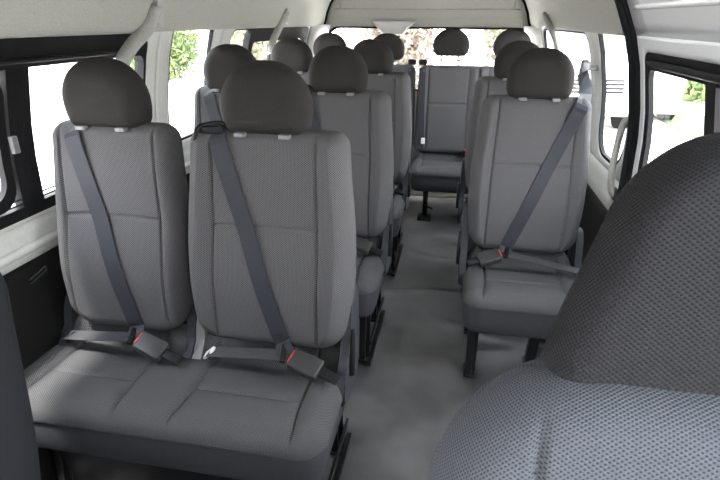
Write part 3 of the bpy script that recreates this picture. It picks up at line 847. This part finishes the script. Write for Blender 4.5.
tree('bush', 'pale bush farther off through the right door window', 'bush', (10.0, 23.0, GZ), bl(2.2, 3.2, .2, 9), 7000, .11, 'leaf2', False, 'bushes outside the right door')

# wire fence behind the van
f = thing('wire_fence', 'rusty chain-link fence seen through the rear window', 'fence', (-1.2, 9.6, GZ))
bm = bmesh.new(); W2, H2, p = 3.4, 2.4, .10; n = int(2*W2/p)
for k in range(-int(H2/p), n+1):
    for sg in (1, -1):
        a = -W2+k*p; xa, za, xb, zb = a, 0., a+H2, H2
        if xa < -W2: za += -W2-xa; xa = -W2
        if xb > W2: zb -= xb-W2; xb = W2
        if zb-za < .05: continue
        if sg < 0: xa, xb = -xa, -xb
        tube_into(bm, [(xa, 0, za), (xb, 0, zb)], .005, 3, False)
add_obj('wire_mesh', bm, M['rust'], f)
for x in (-3.4, -1.13, 1.13, 3.4):
    bm = bmesh.new(); tube_into(bm, [(x, .03, 0), (x, .03, 2.55)], .03, 10); add_obj('post', bm, M['lgreyp'], f)

# parked white van on the right
v = thing('parked_van', 'white van parked outside the right-hand windows', 'van', (2.3, 12.9, GZ), rz=.08)
def prism(prof, hw_, bev=.05):
    bm = bmesh.new(); A = [bm.verts.new((-hw_, y, z)) for y, z in prof]; B = [bm.verts.new((hw_, y, z)) for y, z in prof]
    bm.faces.new(A); bm.faces.new(B[::-1])
    for i in range(len(prof)): bm.faces.new((A[i], B[i], B[(i+1) % len(prof)], A[(i+1) % len(prof)]))
    bmesh.ops.bevel(bm, geom=list(bm.edges), offset=bev, segments=3, affect='EDGES'); return bm
add_obj('body', prism([(-2.3, .35), (2.4, .35), (2.45, 1.2), (2.35, 2.2), (-1.2, 2.25), (-1.95, 1.35), (-2.35, 1.1)], .92, .06), M['vpaint'], v)
bm = bmesh.new(); box_into(bm, (0, -1.60, 1.80), (1.5, .03, .85), Matrix.Rotation(-.69, 3, 'X'), .01); add_obj('windscreen', bm, M['vglass'], v)
for sx in (-1, 1):
    for y in (-.7, .7):
        bm = bmesh.new(); box_into(bm, (sx*.92, y, 1.65), (.03, 1.1, .55), bev=.01); add_obj('side_window', bm, M['vglass'], v)
    for y in (-1.5, 1.5):
        bm = bmesh.new(); tube_into(bm, [(sx*.74, y, .33), (sx*.95, y, .33)], .33, 24); wv = add_obj('wheel', bm, M['tyre'], v, smooth=False)
        bm = bmesh.new(); tube_into(bm, [(sx*.94, y, .33), (sx*.965, y, .33)], .18, 20); add_obj('hub_cap', bm, M['lgreyp'], wv, smooth=False)
    bm = bmesh.new(); box_into(bm, (sx*.68, -2.34, .92), (.34, .06, .20), bev=.02); add_obj('headlamp', bm, M['chrome'], v)
bm = bmesh.new()
for k in range(4): box_into(bm, (0, -2.36, .80+k*.07), (.95, .05, .035), bev=.008)
add_obj('grille', bm, M['blackp'], v)
bm = bmesh.new(); box_into(bm, (0, -2.36, .50), (1.80, .14, .26), bev=.05); add_obj('bumper', bm, M['vpaint'], v)

# white shed-like vehicle edge seen through the door window
v2 = thing('parked_truck', 'white box truck seen at the left of the right door window', 'truck', (4.05, 13.2, GZ), rz=0)
add_obj('box_body', prism([(-1.0, .2), (1.6, .2), (1.6, 2.7), (-1.0, 2.7)], .55, .04), M['vpaint'], v2)
bm = bmesh.new(); box_into(bm, (0, .3, .75), (.9, 2.4, .16), bev=.02); add_obj('chassis', bm, M['blackp'], v2)
for sx in (-1, 1):
    for y in (-.5, 1.1):
        bm = bmesh.new(); tube_into(bm, [(sx*.36, y, .36), (sx*.55, y, .36)], .36, 24); add_obj('wheel', bm, M['tyre'], v2, smooth=False)

# ------------------------------------------------------------------ daylight
w = bpy.data.worlds.new('World'); bpy.context.scene.world = w; w.use_nodes = True
nt = w.node_tree; bg = nt.nodes['Background']
tc = nt.nodes.new('ShaderNodeTexCoord'); sp = nt.nodes.new('ShaderNodeSeparateXYZ'); cr = nt.nodes.new('ShaderNodeValToRGB')
nt.links.new(tc.outputs['Generated'], sp.inputs[0]); nt.links.new(sp.outputs['Z'], cr.inputs['Fac'])
cr.color_ramp.elements[0].position = 0; cr.color_ramp.elements[0].color = (1, .99, .975, 1)
cr.color_ramp.elements[1].position = .8; cr.color_ramp.elements[1].color = (.86, .92, 1, 1)
nt.links.new(cr.outputs['Color'], bg.inputs['Color']); bg.inputs['Strength'].default_value = 3.6
s = bpy.data.lights.new('sun', 'SUN'); s.energy = 3.0; s.angle = .12; s.color = (1, .97, .92)
so = bpy.data.objects.new('sun', s); C.objects.link(so); so.rotation_euler = (math.radians(18), math.radians(-12), 0)

# ------------------------------------------------------------------ camera
F, YAW, PIT, ROLL, CH = 522.2, .180, .399, .006, 1.386
cam = bpy.data.cameras.new('camera'); co = bpy.data.objects.new('camera', cam); C.objects.link(co)
cam.sensor_width = 36; cam.lens = F*36/720; cam.clip_start = .02; cam.clip_end = 300
co.matrix_world = Matrix.Translation((0, 0, CH)) @ Matrix.Rotation(YAW, 4, 'Z') @ Matrix.Rotation(PI/2-PIT, 4, 'X') @ Matrix.Rotation(ROLL, 4, 'Z')
bpy.context.scene.camera = co
vs = bpy.context.scene.view_settings
vs.view_transform = 'Standard'; vs.look = 'None'; vs.gamma = 1; vs.use_curve_mapping = False; vs.exposure = 2.35
